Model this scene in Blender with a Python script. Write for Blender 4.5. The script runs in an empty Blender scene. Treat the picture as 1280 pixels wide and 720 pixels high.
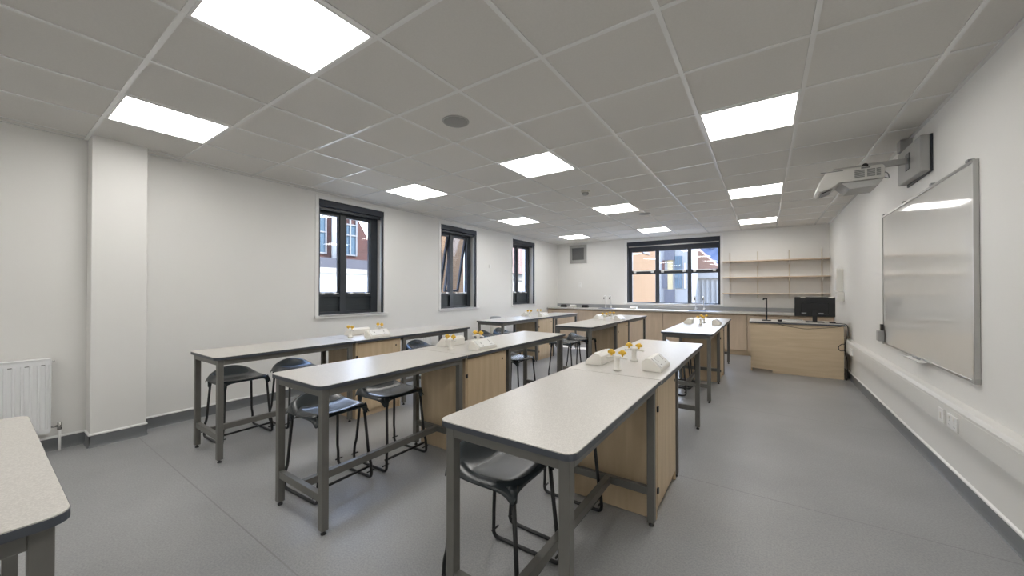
import bpy, bmesh, math, random
from mathutils import Vector, Matrix
random.seed(7)
SC = bpy.context.scene
COL = SC.collection
PI = math.pi

# ------------------------------------------------------------------ camera, sky, sun, exposure
cam_d = bpy.data.cameras.new('camera'); cam = bpy.data.objects.new('camera', cam_d); COL.objects.link(cam)
cam.location = (0, 0, 1.2726)
cam.rotation_euler = (PI/2 + 0.00756, 0.0, 0.59855)
cam_d.sensor_width = 36.0; cam_d.lens = 36*462.255/1280; cam_d.clip_start = 0.03; cam_d.clip_end = 300
SC.camera = cam

LAMP = 9.0
SKY = 10.0
SUN = 10.0
EXPO = 0.54
w = bpy.data.worlds.new('sky'); SC.world = w; w.use_nodes = True
nt = w.node_tree; nt.nodes.clear()
o_ = nt.nodes.new('ShaderNodeOutputWorld'); bg = nt.nodes.new('ShaderNodeBackground')
tc = nt.nodes.new('ShaderNodeTexCoord'); sp = nt.nodes.new('ShaderNodeSeparateXYZ'); cr = nt.nodes.new('ShaderNodeValToRGB')
nt.links.new(tc.outputs['Generated'], sp.inputs[0]); nt.links.new(sp.outputs['Z'], cr.inputs[0])
cr.color_ramp.elements[0].position = 0.0; cr.color_ramp.elements[0].color = (0.88, 0.94, 1.0, 1)
cr.color_ramp.elements[1].position = 0.7; cr.color_ramp.elements[1].color = (0.35, 0.55, 1.0, 1)
nt.links.new(cr.outputs[0], bg.inputs[0]); bg.inputs[1].default_value = SKY; nt.links.new(bg.outputs[0], o_.inputs[0])
sd = bpy.data.lights.new('sun', 'SUN'); sd.energy = SUN; sd.angle = 0.01; sd.color = (1, 0.96, 0.9)
sun = bpy.data.objects.new('sun', sd); COL.objects.link(sun); sun.location = (6, 16, 12)
sun.rotation_euler = Vector((-0.75, -0.80, -1)).to_track_quat('-Z', 'Y').to_euler()
SC.view_settings.view_transform = 'Standard'; SC.view_settings.look = 'None'
SC.view_settings.exposure = EXPO; SC.view_settings.gamma = 1; SC.view_settings.use_curve_mapping = False
try:
    SC.cycles.max_bounces = 10; SC.cycles.diffuse_bounces = 6; SC.cycles.transparent_max_bounces = 12
except Exception: pass

# ------------------------------------------------------------------ materials
def mat(name, col, rough=0.5, metal=0.0, var=0.0, scale=8.0, bump=0.0, bscale=200, emit=None, es=0, spec=0.5, stretch=None, col2=None):
    m = bpy.data.materials.new(name); m.use_nodes = True; n = m.node_tree.nodes; l = m.node_tree.links
    b = n['Principled BSDF']; b.inputs['Base Color'].default_value = (*col, 1)
    b.inputs['Roughness'].default_value = rough; b.inputs['Metallic'].default_value = metal
    b.inputs['Specular IOR Level'].default_value = spec
    tc = n.new('ShaderNodeTexCoord'); mp = n.new('ShaderNodeMapping'); l.new(tc.outputs['Object'], mp.inputs[0])
    if stretch: mp.inputs['Scale'].default_value = stretch
    nz = n.new('ShaderNodeTexNoise'); nz.inputs['Scale'].default_value = scale; nz.inputs['Detail'].default_value = 4
    l.new(mp.outputs[0], nz.inputs['Vector'])
    c2 = col2 or tuple(max(0, c*(1-var)) for c in col)
    rp = n.new('ShaderNodeValToRGB'); rp.color_ramp.elements[0].position = .35; rp.color_ramp.elements[1].position = .65
    rp.color_ramp.elements[0].color = (*c2, 1); rp.color_ramp.elements[1].color = (*col, 1)
    l.new(nz.outputs['Fac'], rp.inputs[0]); l.new(rp.outputs[0], b.inputs['Base Color'])
    if bump:
        nb = n.new('ShaderNodeTexNoise'); nb.inputs['Scale'].default_value = bscale; l.new(tc.outputs['Object'], nb.inputs['Vector'])
        bp = n.new('ShaderNodeBump'); bp.inputs['Strength'].default_value = bump; bp.inputs['Distance'].default_value = 0.002
        l.new(nb.outputs['Fac'], bp.inputs['Height']); l.new(bp.outputs[0], b.inputs['Normal'])
    if emit:
        b.inputs['Emission Color'].default_value = (*emit, 1); b.inputs['Emission Strength'].default_value = es
    return m

def glass(name, tint=(1, 1, 1), f=0.10):
    m = bpy.data.materials.new(name); m.use_nodes = True; n = m.node_tree.nodes; l = m.node_tree.links; n.clear()
    o = n.new('ShaderNodeOutputMaterial'); mx = n.new('ShaderNodeMixShader'); t = n.new('ShaderNodeBsdfTransparent'); g = n.new('ShaderNodeBsdfGlossy')
    lw = n.new('ShaderNodeLayerWeight'); lw.inputs['Blend'].default_value = .5
    pw = n.new('ShaderNodeMath'); pw.operation = 'POWER'; pw.inputs[1].default_value = 4.0
    fr = n.new('ShaderNodeMath'); fr.operation = 'MULTIPLY_ADD'; fr.inputs[1].default_value = .85; fr.inputs[2].default_value = .04
    l.new(lw.outputs['Facing'], pw.inputs[0]); l.new(pw.outputs[0], fr.inputs[0])
    t.inputs[0].default_value = (*tint, 1); g.inputs['Roughness'].default_value = 0.02
    l.new(fr.outputs[0], mx.inputs[0]); l.new(t.outputs[0], mx.inputs[1]); l.new(g.outputs[0], mx.inputs[2]); l.new(mx.outputs[0], o.inputs[0])
    return m

def wood(name, c1, c2, st):
    m = bpy.data.materials.new(name); m.use_nodes = True; n = m.node_tree.nodes; l = m.node_tree.links
    b = n['Principled BSDF']; b.inputs['Roughness'].default_value = .45; b.inputs['Specular IOR Level'].default_value = .35
    tc = n.new('ShaderNodeTexCoord'); mp = n.new('ShaderNodeMapping'); mp.inputs['Scale'].default_value = st
    l.new(tc.outputs['Object'], mp.inputs[0])
    a = n.new('ShaderNodeTexNoise'); a.inputs['Scale'].default_value = 3.0; a.inputs['Detail'].default_value = 6; a.inputs['Distortion'].default_value = .6
    l.new(mp.outputs[0], a.inputs['Vector'])
    rp = n.new('ShaderNodeValToRGB'); rp.color_ramp.elements[0].position = .3; rp.color_ramp.elements[1].position = .7
    rp.color_ramp.elements[0].color = (*c2, 1); rp.color_ramp.elements[1].color = (*c1, 1)
    l.new(a.outputs['Fac'], rp.inputs[0]); l.new(rp.outputs[0], b.inputs['Base Color'])
    return m

def speckle(name, c1, c2, sc, rough, lo=.45, hi=.6):
    m = bpy.data.materials.new(name); m.use_nodes = True; n = m.node_tree.nodes; l = m.node_tree.links
    b = n['Principled BSDF']; b.inputs['Roughness'].default_value = rough
    tc = n.new('ShaderNodeTexCoord'); a = n.new('ShaderNodeTexNoise'); a.inputs['Scale'].default_value = sc; a.inputs['Detail'].default_value = 2
    l.new(tc.outputs['Object'], a.inputs['Vector'])
    rp = n.new('ShaderNodeValToRGB'); rp.color_ramp.elements[0].position = lo; rp.color_ramp.elements[1].position = hi
    rp.color_ramp.elements[0].color = (*c2, 1); rp.color_ramp.elements[1].color = (*c1, 1)
    l.new(a.outputs['Fac'], rp.inputs[0]); l.new(rp.outputs[0], b.inputs['Base Color'])
    return m

M = {}
M['wall'] = mat('wall_paint', (.78, .775, .755), .55, var=.02, scale=1.2, bump=.05, bscale=150, spec=.3)
M['tile'] = mat('ceiling_tile', (.66, .645, .615), .85, var=.03, scale=90, bump=.15, bscale=260, spec=.1)
M['grid'] = mat('grid_metal', (.80, .80, .79), .22, var=.02)
M['white'] = mat('white_gloss', (.80, .80, .79), .35, var=.01)
M['rad'] = mat('radiator_white', (.80, .81, .82), .35, var=.01)
M['trunk'] = mat('trunking_pvc', (.72, .715, .69), .45, var=.01)
M['plast'] = mat('white_plastic', (.78, .76, .71), .4, var=.01)
M['edge'] = mat('slate_edge', (.065, .074, .09), .4, var=.1)
M['frame'] = mat('grey_powder_coat', (.14, .137, .125), .38, var=.06, scale=20)
M['top'] = speckle('speckled_laminate', (.60, .58, .545), (.51, .49, .46), 260, .32)
M['wood'] = wood('maple_laminate', (.66, .525, .355), (.56, .43, .275), (6, 6, .7))
M['woodh'] = wood('maple_laminate_horizontal', (.67, .545, .385), (.58, .46, .31), (.7, 6, 8))
M['door'] = wood('pale_maple_door', (.67, .54, .41), (.59, .47, .345), (5, 5, .7))
M['shelf'] = wood('beech_shelf', (.62, .50, .38), (.56, .44, .32), (.8, 5, 5))
M['shell'] = mat('dark_plastic_shell', (.024, .032, .037), .27, var=.1)
M['black'] = mat('black_steel', (.012, .013, .015), .4, var=.1)
M['blackp'] = mat('black_plastic', (.015, .015, .017), .35, var=.1)
M['screen'] = mat('monitor_back', (.012, .013, .015), .3, var=.1)
M['yellow'] = mat('yellow_handle', (.80, .50, .05), .4, var=.05)
M['chrome'] = mat('chrome', (.5, .5, .48), .25, 1.0, var=.05)
M['alu'] = mat('aluminium', (.5, .5, .49), .35, .8, var=.05)
M['dframe'] = mat('anthracite_frame', (.030, .036, .045), .4, var=.1)
M['blind'] = mat('blind_fabric', (.022, .028, .042), .55, var=.1)
M['louvre'] = mat('dark_panel', (.022, .030, .035), .5, var=.15, stretch=(1, 1, 12), scale=6)
M['glass'] = glass('window_glass')
M['board'] = mat('whiteboard_enamel', (.66, .655, .63), .06, var=.01, spec=.8)
M['skirt'] = mat('grey_coved_vinyl', (.17, .18, .19), .4, var=.05)
M['proj'] = mat('projector_grey', (.50, .49, .46), .45, var=.02)
M['projd'] = mat('projector_mid_grey', (.36, .36, .35), .45, var=.02)
M['vent'] = mat('vent_grey', (.16, .165, .165), .5, var=.05)
M['ventf'] = mat('vent_frame', (.38, .38, .37), .5, var=.03)
M['speak'] = mat('speaker_mesh', (.30, .30, .29), .7, var=.1, scale=300)
M['sink'] = mat('sink_blue_grey', (.20, .24, .32), .35, var=.05)
M['lamp'] = mat('led_diffuser', (.9, .9, .9), .5, emit=(1, .972, .93), es=LAMP)
M['cream'] = mat('cream_plastic', (.62, .58, .50), .5, var=.03)
M['greyp'] = mat('grey_plastic', (.33, .34, .35), .45, var=.03)

def floor_mat():
    m = bpy.data.materials.new('grey_safety_vinyl'); m.use_nodes = True; n = m.node_tree.nodes; l = m.node_tree.links
    b = n['Principled BSDF']; b.inputs['Roughness'].default_value = .36; b.inputs['Specular IOR Level'].default_value = .45
    tc = n.new('ShaderNodeTexCoord'); a = n.new('ShaderNodeTexNoise'); a.inputs['Scale'].default_value = 120; a.inputs['Detail'].default_value = 3
    c = n.new('ShaderNodeTexNoise'); c.inputs['Scale'].default_value = 1.4; c.inputs['Detail'].default_value = 5
    l.new(tc.outputs['Object'], a.inputs['Vector']); l.new(tc.outputs['Object'], c.inputs['Vector'])
    r1 = n.new('ShaderNodeValToRGB'); r1.color_ramp.elements[0].position = .35; r1.color_ramp.elements[1].position = .65
    r1.color_ramp.elements[0].color = (.285, .29, .295, 1); r1.color_ramp.elements[1].color = (.36, .365, .37, 1)
    l.new(a.outputs['Fac'], r1.inputs[0])
    r2 = n.new('ShaderNodeValToRGB'); r2.color_ramp.elements[0].position = .3; r2.color_ramp.elements[1].position = .7
    r2.color_ramp.elements[0].color = (.86, .86, .86, 1); r2.color_ramp.elements[1].color = (1.06, 1.06, 1.06, 1)
    l.new(c.outputs['Fac'], r2.inputs[0])
    mx = n.new('ShaderNodeMix'); mx.data_type = 'RGBA'; mx.blend_type = 'MULTIPLY'; mx.inputs['Factor'].default_value = 1
    l.new(r1.outputs[0], mx.inputs['A']); l.new(r2.outputs[0], mx.inputs['B'])
    # welded seams between the vinyl sheets
    sp = n.new('ShaderNodeSeparateXYZ'); l.new(tc.outputs['Object'], sp.inputs[0])
    s1 = n.new('ShaderNodeMath'); s1.operation = 'SUBTRACT'; s1.inputs[1].default_value = .83-1.93*3; l.new(sp.outputs['Y'], s1.inputs[0])
    s2 = n.new('ShaderNodeMath'); s2.operation = 'MODULO'; s2.inputs[1].default_value = 1.93; l.new(s1.outputs[0], s2.inputs[0])
    s3 = n.new('ShaderNodeMath'); s3.operation = 'LESS_THAN'; s3.inputs[1].default_value = .007; l.new(s2.outputs[0], s3.inputs[0])
    m2 = n.new('ShaderNodeMix'); m2.data_type = 'RGBA'; l.new(s3.outputs[0], m2.inputs['Factor']); l.new(mx.outputs['Result'], m2.inputs['A'])
    m2.inputs['B'].default_value = (.24, .24, .24, 1)
    l.new(m2.outputs['Result'], b.inputs['Base Color'])
    bp = n.new('ShaderNodeBump'); bp.inputs['Strength'].default_value = .12; bp.inputs['Distance'].default_value = .002
    l.new(a.outputs['Fac'], bp.inputs['Height']); l.new(bp.outputs[0], b.inputs['Normal'])
    return m
M['floor'] = floor_mat()

def brick(name, c1, c2, mortar, scale=4.0):
    m = bpy.data.materials.new(name); m.use_nodes = True; n = m.node_tree.nodes; l = m.node_tree.links
    b = n['Principled BSDF']; b.inputs['Roughness'].default_value = .95; b.inputs['Specular IOR Level'].default_value = .05
    tc = n.new('ShaderNodeTexCoord'); sp = n.new('ShaderNodeSeparateXYZ'); l.new(tc.outputs['Object'], sp.inputs[0])
    ad = n.new('ShaderNodeMath'); ad.operation = 'ADD'; l.new(sp.outputs['X'], ad.inputs[0]); l.new(sp.outputs['Y'], ad.inputs[1])
    cb = n.new('ShaderNodeCombineXYZ'); l.new(ad.outputs[0], cb.inputs[0]); l.new(sp.outputs['Z'], cb.inputs[1])
    t = n.new('ShaderNodeTexBrick'); t.inputs['Scale'].default_value = scale; t.inputs['Color1'].default_value = (*c1, 1)
    t.inputs['Color2'].default_value = (*c2, 1); t.inputs['Mortar'].default_value = (*mortar, 1); t.inputs['Mortar Size'].default_value = .02
    l.new(cb.outputs[0], t.inputs['Vector']); l.new(t.outputs['Color'], b.inputs['Base Color'])
    return m
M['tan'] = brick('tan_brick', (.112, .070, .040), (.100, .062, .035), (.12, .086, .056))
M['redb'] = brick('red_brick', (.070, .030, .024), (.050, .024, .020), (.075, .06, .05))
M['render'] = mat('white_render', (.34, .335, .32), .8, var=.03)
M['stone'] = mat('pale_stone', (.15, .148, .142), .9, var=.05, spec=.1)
M['coping'] = mat('cream_coping', (.17, .155, .125), .8, var=.05)
M['slate'] = brick('slate_roof', (.045, .052, .075), (.038, .045, .065), (.03, .036, .05), 3)
M['terra'] = brick('clay_tile_roof', (.13, .080, .062), (.115, .070, .052), (.09, .058, .04), 5)
M['gpan'] = mat('grey_cladding', (.038, .038, .046), .6, var=.05)
M['ypan'] = mat('yellow_cladding', (.20, .16, .085), .6, var=.03)
M['oglass'] = mat('outdoor_glazing', (.06, .09, .11), .12, var=.2, scale=1.5)
M['tarmac'] = mat('courtyard_ground', (.25, .25, .24), .9, var=.1)

# ------------------------------------------------------------------ mesh helpers
def B(): return bmesh.new()
def box(bm, x0, x1, y0, y1, z0, z1, bev=0.0, seg=2):
    b2 = bmesh.new() if bev else bm
    vs = [b2.verts.new((x, y, z)) for z in (z0, z1) for x, y in ((x0, y0), (x1, y0), (x1, y1), (x0, y1))]
    for f in ((3, 2, 1, 0), (4, 5, 6, 7), (0, 1, 5, 4), (1, 2, 6, 5), (2, 3, 7, 6), (3, 0, 4, 7)):
        b2.faces.new([vs[i] for i in f])
    if bev:
        bmesh.ops.bevel(b2, geom=b2.edges[:], offset=bev, segments=seg, affect='EDGES', profile=.5)
        merge(bm, b2)
    return bm
def merge(bm, b2):
    mp = {}
    for v in b2.verts: mp[v] = bm.verts.new(v.co)
    for f in b2.faces:
        try: nf = bm.faces.new([mp[v] for v in f.verts]); nf.smooth = f.smooth; nf.material_index = f.material_index
        except ValueError: pass
    b2.free()
def prism(bm, poly, axis, a, b, bev=0.0):
    """poly: 2D points; axis: 'x' -> (y,z), 'y' -> (x,z), 'z' -> (x,y)"""
    def P(p, t):
        return {'x': (t, p[0], p[1]), 'y': (p[0], t, p[1]), 'z': (p[0], p[1], t)}[axis]
    b2 = bmesh.new()
    va = [b2.verts.new(P(p, a)) for p in poly]; vb = [b2.verts.new(P(p, b)) for p in poly]; n = len(poly)
    b2.faces.new(va[::-1]); b2.faces.new(vb)
    for i in range(n): b2.faces.new([va[i], va[(i+1) % n], vb[(i+1) % n], vb[i]])
    bmesh.ops.recalc_face_normals(b2, faces=b2.faces[:])
    if bev: bmesh.ops.bevel(b2, geom=b2.edges[:], offset=bev, segments=2, affect='EDGES', profile=.5)
    merge(bm, b2); return bm
def rrect(x0, x1, y0, y1, r, n=5, rs=None):
    rs = rs or (r, r, r, r); out = []
    for (cx, cy, a0, rr) in ((x1, y1, 0, rs[0]), (x0, y1, 90, rs[1]), (x0, y0, 180, rs[2]), (x1, y0, 270, rs[3])):
        sx = -1 if cx == x1 else 1; sy = -1 if cy == y1 else 1
        if rr <= 0: out.append((cx, cy)); continue
        for k in range(n+1):
            a = math.radians(a0 + 90*k/n); out.append((cx+sx*rr+rr*math.cos(a), cy+sy*rr+rr*math.sin(a)))
    return out
def tube(bm, pts, r, n=10, caps=True):
    pts = [Vector(p) for p in pts]; rings = []
    prev = None
    for i, p in enumerate(pts):
        t = ((pts[i+1]-p) if i < len(pts)-1 else Vector((0, 0, 0))) + ((p-pts[i-1]) if i else Vector((0, 0, 0)))
        d = t.normalized()
        up = prev if prev is not None else (Vector((0, 0, 1)) if abs(d.z) < .9 else Vector((1, 0, 0)))
        s = d.cross(up);
        if s.length < 1e-5: s = d.cross(Vector((0, 1, 0)))
        s.normalize(); u = s.cross(d).normalized(); prev = u
        rr = r[i] if isinstance(r, (list, tuple)) else r
        rings.append([bm.verts.new(p+(s*math.cos(2*PI*k/n)+u*math.sin(2*PI*k/n))*rr) for k in range(n)])
    for a, b in zip(rings, rings[1:]):
        for k in range(n):
            f = bm.faces.new([a[k], a[(k+1) % n], b[(k+1) % n], b[k]]); f.smooth = True
    if caps: bm.faces.new(rings[0][::-1]); bm.faces.new(rings[-1])
    return bm
def arc_path(pts, rad, n=4):
    """round the corners of a polyline"""
    P = [Vector(p) for p in pts]; out = [P[0]]
    for a, b, c in zip(P, P[1:], P[2:]):
        d1 = (a-b); d2 = (c-b); r = min(rad, d1.length*.45, d2.length*.45)
        p1 = b+d1.normalized()*r; p2 = b+d2.normalized()*r
        for k in range(n+1):
            t = k/n; out.append(p1*(1-t)**2+b*2*t*(1-t)+p2*t*t)
    out.append(P[-1]); return out
def lathe(bm, prof, c, n=20, smooth=True):
    rings = [[bm.verts.new((c[0]+r*math.cos(2*PI*k/n), c[1]+r*math.sin(2*PI*k/n), c[2]+z)) for k in range(n)] for r, z in prof]
    for a, b in zip(rings, rings[1:]):
        for k in range(n):
            f = bm.faces.new([a[k], a[(k+1) % n], b[(k+1) % n], b[k]]); f.smooth = smooth
    bm.faces.new(rings[0][::-1]); bm.faces.new(rings[-1]); return bm
def obj(name, bm, m, parent=None, loc=None):
    bmesh.ops.recalc_face_normals(bm, faces=bm.faces[:])
    me = bpy.data.meshes.new(name); bm.to_mesh(me); bm.free()
    for mm in (m if isinstance(m, (list, tuple)) else [m]): me.materials.append(mm)
    o = bpy.data.objects.new(name, me); COL.objects.link(o)
    if parent is not None: o.parent = parent
    if loc: o.location = loc
    return o
def struct(name, bm, m, parent=None):
    o = obj(name, bm, m, parent)
    if parent is None: o['kind'] = 'structure'
    return o
def thing(name, label, cat, loc=(0, 0, 0), group=None, rz=0):
    o = bpy.data.objects.new(name, None); COL.objects.link(o); o.location = loc; o.rotation_euler = (0, 0, rz)
    o.empty_display_size = .1
    o['label'] = label; o['category'] = cat
    if group: o['group'] = group
    return o
def tag(o, label, cat, group=None):
    o['label'] = label; o['category'] = cat
    if group: o['group'] = group
    return o
def kids(o): return [c for c in bpy.data.objects if c.parent == o]
def dup(root, loc, label, rz=None):
    r = root.copy(); COL.objects.link(r); r.location = loc; r['label'] = label
    if rz is not None: r.rotation_euler = (0, 0, rz)
    for ch in kids(root):
        c = ch.copy(); COL.objects.link(c); c.parent = r
        for g in kids(ch):
            d = g.copy(); COL.objects.link(d); d.parent = c
    return r

# ------------------------------------------------------------------ room shell
XL, XR, YB, YF, ZC = -4.705, 1.019, 9.108, -2.3, 2.539
WT = .34
struct('floor', box(B(), XL-WT, XR+.2, YF-.2, YB+WT, -.2, 0), M['floor'])
def wall_x(name, xa, xb, openings):       # wall in the y direction with openings (y0,y1,z0,z1)
    bm = B(); y = YF-.2
    for (a, b, c, d) in openings:
        box(bm, xa, xb, y, a, 0, 2.95); box(bm, xa, xb, a, b, 0, c); box(bm, xa, xb, a, b, d, 2.95); y = b
    box(bm, xa, xb, y, YB+WT, 0, 2.95); return struct(name, bm, M['wall'])
LW = [(2.51, 3.49), (4.67, 5.65), (6.92, 7.89)]; WZ0, WZ1 = .94, 2.455
wall_x('wall_left', XL-WT, XL, [(a, b, WZ0, WZ1) for a, b in LW])
wall_x('wall_right', XR, XR+.2, [])
BW = (-2.79, -.78, .965, 2.46)
bm = B(); box(bm, XL, BW[0], YB, YB+WT, 0, 2.95); box(bm, BW[1], XR, YB, YB+WT, 0, 2.95)
box(bm, BW[0], BW[1], YB, YB+WT, 0, BW[2]); box(bm, BW[0], BW[1], YB, YB+WT, BW[3], 2.95); struct('wall_back', bm, M['wall'])
struct('wall_front', box(B(), XL, XR, YF-.2, YF, 0, 2.95), M['wall'])
struct('roof', box(B(), XL-WT, XR+.2, YF-.2, YB+WT, 2.95, 3.1), M['render'])
PX, PY0, PY1 = -4.52, .555, .885
struct('wall_pillar', box(B(), XL-.01, PX, PY0, PY1, 0, ZC+.2, .004), M['wall'])

# suspended ceiling: tiles sit 4 mm above the face of the T grid
GX, GY, TS = .207, 2.341, .6
lights_t = []
for cx in (-.093, -1.893, -3.693):
    for gy in (-1.859, .541, 2.941, 5.341, 7.741): lights_t.append((cx, gy+.3))
xs = [XR] + [GX+TS*k for k in (1, 0, -1, -2, -3, -4, -5, -6, -7, -8)] + [XL]
xs = sorted(xs)
ys = sorted([YF, YB] + [GY+TS*k for k in range(-7, 12)])
ys = [y for y in ys if YF <= y <= YB]
bm = B()
for x0, x1 in zip(xs, xs[1:]):
    for y0, y1 in zip(ys, ys[1:]):
        c = ((x0+x1)/2, (y0+y1)/2)
        if any(abs(c[0]-lx) < .1 and abs(c[1]-ly) < .1 for lx, ly in lights_t): continue
        box(bm, x0+.001, x1-.001, y0+.001, y1-.001, ZC+.004, ZC+.02)
struct('ceiling', bm, M['tile'])
bm = B()
for x in xs[1:-1]: box(bm, x-.012, x+.012, YF, YB, ZC-.001, ZC+.03)
for y in ys[1:-1]:
    for x0, x1 in zip(xs, xs[1:]): box(bm, x0+.012, x1-.012, y-.012, y+.012, ZC-.0005, ZC+.03)
struct('trim_1', bm, M['grid'])       # ceiling grid
bm = B()
box(bm, XL, XL+.022, YF, YB, ZC-.003, ZC+.03); box(bm, XR-.022, XR, YF, YB, ZC-.003, ZC+.03)
box(bm, XL+.022, XR-.022, YB-.022, YB, ZC-.003, ZC+.03); box(bm, XL+.022, XR-.022, YF, YF+.022, ZC-.003, ZC+.03)
struct('trim_2', bm, M['grid'])       # perimeter angle

# coved skirting with a white capping strip
def skirt_poly(s):  # distance from wall, height
    return [(0, 0), (s*.016, 0), (s*.011, .006), (s*.007, .018), (s*.005, .035), (s*.005, .095), (0, .095)]
def cap_poly(s): return [(0, .095), (s*.010, .095), (s*.010, .105), (0, .112)]
def skirt(name, segs):
    bm = B(); bc = B()
    for (ax, base, s, a, b) in segs:
        P = [(base+p, q) for p, q in skirt_poly(s)]; Q = [(base+p, q) for p, q in cap_poly(s)]
        prism(bm, P, ax, a, b); prism(bc, Q, ax, a, b)
    o = struct(name, bm, M['skirt']); struct('capping_strip', bc, M['white'], o); return o
skirt('baseboard_left', [('y', XL, 1, YF, PY0), ('y', XL, 1, PY1, YB), ('y', PX, 1, PY0-.005, PY1+.005), ('x', PY0, -1, XL, PX+.005), ('x', PY1, 1, XL, PX+.005)])
skirt('baseboard_right', [('y', XR, -1, YF, YB)])
skirt('baseboard_front', [('x', YF, 1, XL, XR)])

# windows of the left wall
XW = -4.84        # inner face of the window units
def left_window(n, y0, y1, opened):
    u0, u1 = y0-.0, y1-.005
    bm = B(); xa, xb = XW-.07, XW
    m0, m1 = y0+.37, y0+.455
    zr = 1.235
    fr = [(y0, y0+.05), (m0, m1), (y1-.125, y1-.045)]
    for a, b in fr: box(bm, xa, xb, a, b, WZ0, WZ1, .004)
    box(bm, xa, xb-.02, y1-.045, y1, WZ0, WZ1)
    for a, b in ((fr[0][1], fr[1][0]), (fr[1][1], fr[2][0])):
        box(bm, xa, xb, a, b, WZ0, WZ0+.05, .003); box(bm, xa, xb, a, b, zr-.045, zr, .003); box(bm, xa, xb, a, b, WZ1-.14, WZ1, .003)
    o = struct('window_%d' % n, bm, M['dframe'])
    for a, b in ((fr[0][1], fr[1][0]), (fr[1][1], fr[2][0])):
        pb = B(); box(pb, xa+.02, xa+.04, a, b, WZ0+.05, zr-.045)
        box(pb, xa+.04, xa+.046, a+.01, b-.01, WZ0+.13, WZ0+.136)
        struct('lower_panel', pb, M['louvre'], o)
        hb = B(); box(hb, xb-.005, xb+.02, a+.06, a+.10, zr-.012, zr+.012, .003); box(hb, xb-.005, xb+.02, b-.10, b-.06, zr-.012, zr+.012, .003)
        box(hb, xb+.004, xb+.016, a+.03, b-.03, zr-.003, zr+.003)
        struct('window_handle', hb, M['white'], o)
        zt = WZ1-.14
        # sash hung from its top edge
        s = bpy.data.objects.new('sash', None)
        sb = B(); W = .04 if opened else .022
        box(sb, -.04, 0, a, a+W, zr-zt, 0, .003); box(sb, -.04, 0, b-W, b, zr-zt, 0, .003)
        box(sb, -.04, 0, a+W, b-W, -W, 0, .003); box(sb, -.04, 0, a+W, b-W, zr-zt, zr-zt+W, .003)
        so = obj('sash', sb, M['dframe'], o, (xb-.015, 0, zt-.002))
        go = obj('pane', box(B(), -.022, -.016, a+W, b-W, zr-zt+W, -W), M['glass'], so)
        bpy.data.objects.remove(s)
        if opened: so.rotation_euler = (0, math.radians(11), 0)
    # trim: plaster architrave line and sill
    tb = B(); e = .045
    for a, b, c, d in ((y0-e, y0, WZ0-.02, WZ1+e), (y1, y1+e, WZ0-.02, WZ1+e), (y0, y1, WZ1, WZ1+e)):
        box(tb, XL-.002, XL+.008, a, b, c, d, .002)
    struct('trim_%d' % (n+2), tb, M['white'])
    sb = B(); box(sb, XW+.001, XL+.035, y0-.0, y1+.0, WZ0-.004, WZ0+.012, .003); box(sb, XL+.002, XL+.035, y0-.055, y1+.055, WZ0-.022, WZ0+.012, .004)
    struct('trim_%d' % (n+6), sb, M['white'])
    return o
left_window(1, *LW[0], False); left_window(2, *LW[1], True); left_window(3, *LW[2], False)
# back window
YW = 9.21
x0, x1, z0, z1 = BW
cols = [(-2.69, -2.14), (-2.05, -1.44), (-1.36, -.83)]; rows = [(1.0, 1.675), (1.76, 2.22)]
bm = B()
for a, b in ((x0, cols[0][0]), (cols[0][1], cols[1][0]), (cols[1][1], cols[2][0]), (cols[2][1], x1)): box(bm, a, b, YW, YW+.07, z0, z1, .004)
for a, b in cols:
    for c, d in ((z0, rows[0][0]), (rows[0][1], rows[1][0]), (rows[1][1], z1)): box(bm, a, b, YW, YW+.07, c, d, .003)
bw = struct('window_4', bm, M['dframe'])
for a, b in cols:
    for c, d in rows:
        struct('pane', box(B(), a, b, YW+.03, YW+.036, c, d), M['glass'], bw)
    hb = B(); z = 1.745
    box(hb, a+.03, b-.03, YW-.015, YW-.006, z-.004, z+.012, .002)
    for xx in (a+.07, b-.07): box(hb, xx-.03, xx+.03, YW-.03, YW+.002, z-.04, z+.015, .005)
    struct('window_handle', hb, M['white'], bw)
tb = B(); e = .055
for a, b, c, d in ((x0-e, x0, z0-.02, z1+e), (x1, x1+e, z0-.02, z1+e), (x0, x1, z1, z1+e)): box(tb, a, b, YB-.008, YB+.002, c, d, .002)
struct('trim_6', tb, M['white'])
sb = B(); box(sb, x0, x1, YB-.035, YW-.001, z0-.004, z0+.012, .003); box(sb, x0-.06, x1+.06, YB-.035, YB-.002, z0-.022, z0+.012, .004); struct('trim_10', sb, M['white'])
# roller blinds with side channels
names = ['nearest window of the left wall', 'middle window of the left wall', 'farthest window of the left wall']
for (a, b), nm in zip(LW, names):
    t = thing('roller_blind', 'rolled-up black roller blind at the top of the ' + nm, 'blind', (XL-.04, (a+b)/2, WZ1), 'roller blinds')
    h = (b-a)/2-.001
    obj('cassette', box(B(), -.045, .045, -h, h, -.085, -.001, .006), M['blind'], t)
    obj('bottom_bar', box(B(), -.02, .0, -h+.03, h-.03, -.12, -.0851, .004), M['dframe'], t)
    for s in (-1, 1): obj('side_channel', box(B(), .005, .034, min(s*h, s*(h-.022)), max(s*h, s*(h-.022)), -(WZ1-WZ0)+.0125, -.0855, .002), M['dframe'], t)
t = thing('roller_blind', 'wide black roller blind rolled up at the top of the back wall window', 'blind', ((x0+x1)/2, YB+.05, z1), 'roller blinds'); h = (x1-x0)/2-.001
obj('cassette', box(B(), -h, h, -.05, .045, -.10, -.001, .006), M['blind'], t)
obj('bottom_bar', box(B(), -h+.03, h-.03, -.01, .012, -.125, -.1005, .004), M['alu'], t)
obj('fabric', box(B(), -h+.03, h-.03, .02, .024, -.20, -.1005), M['blind'], t)
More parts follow.
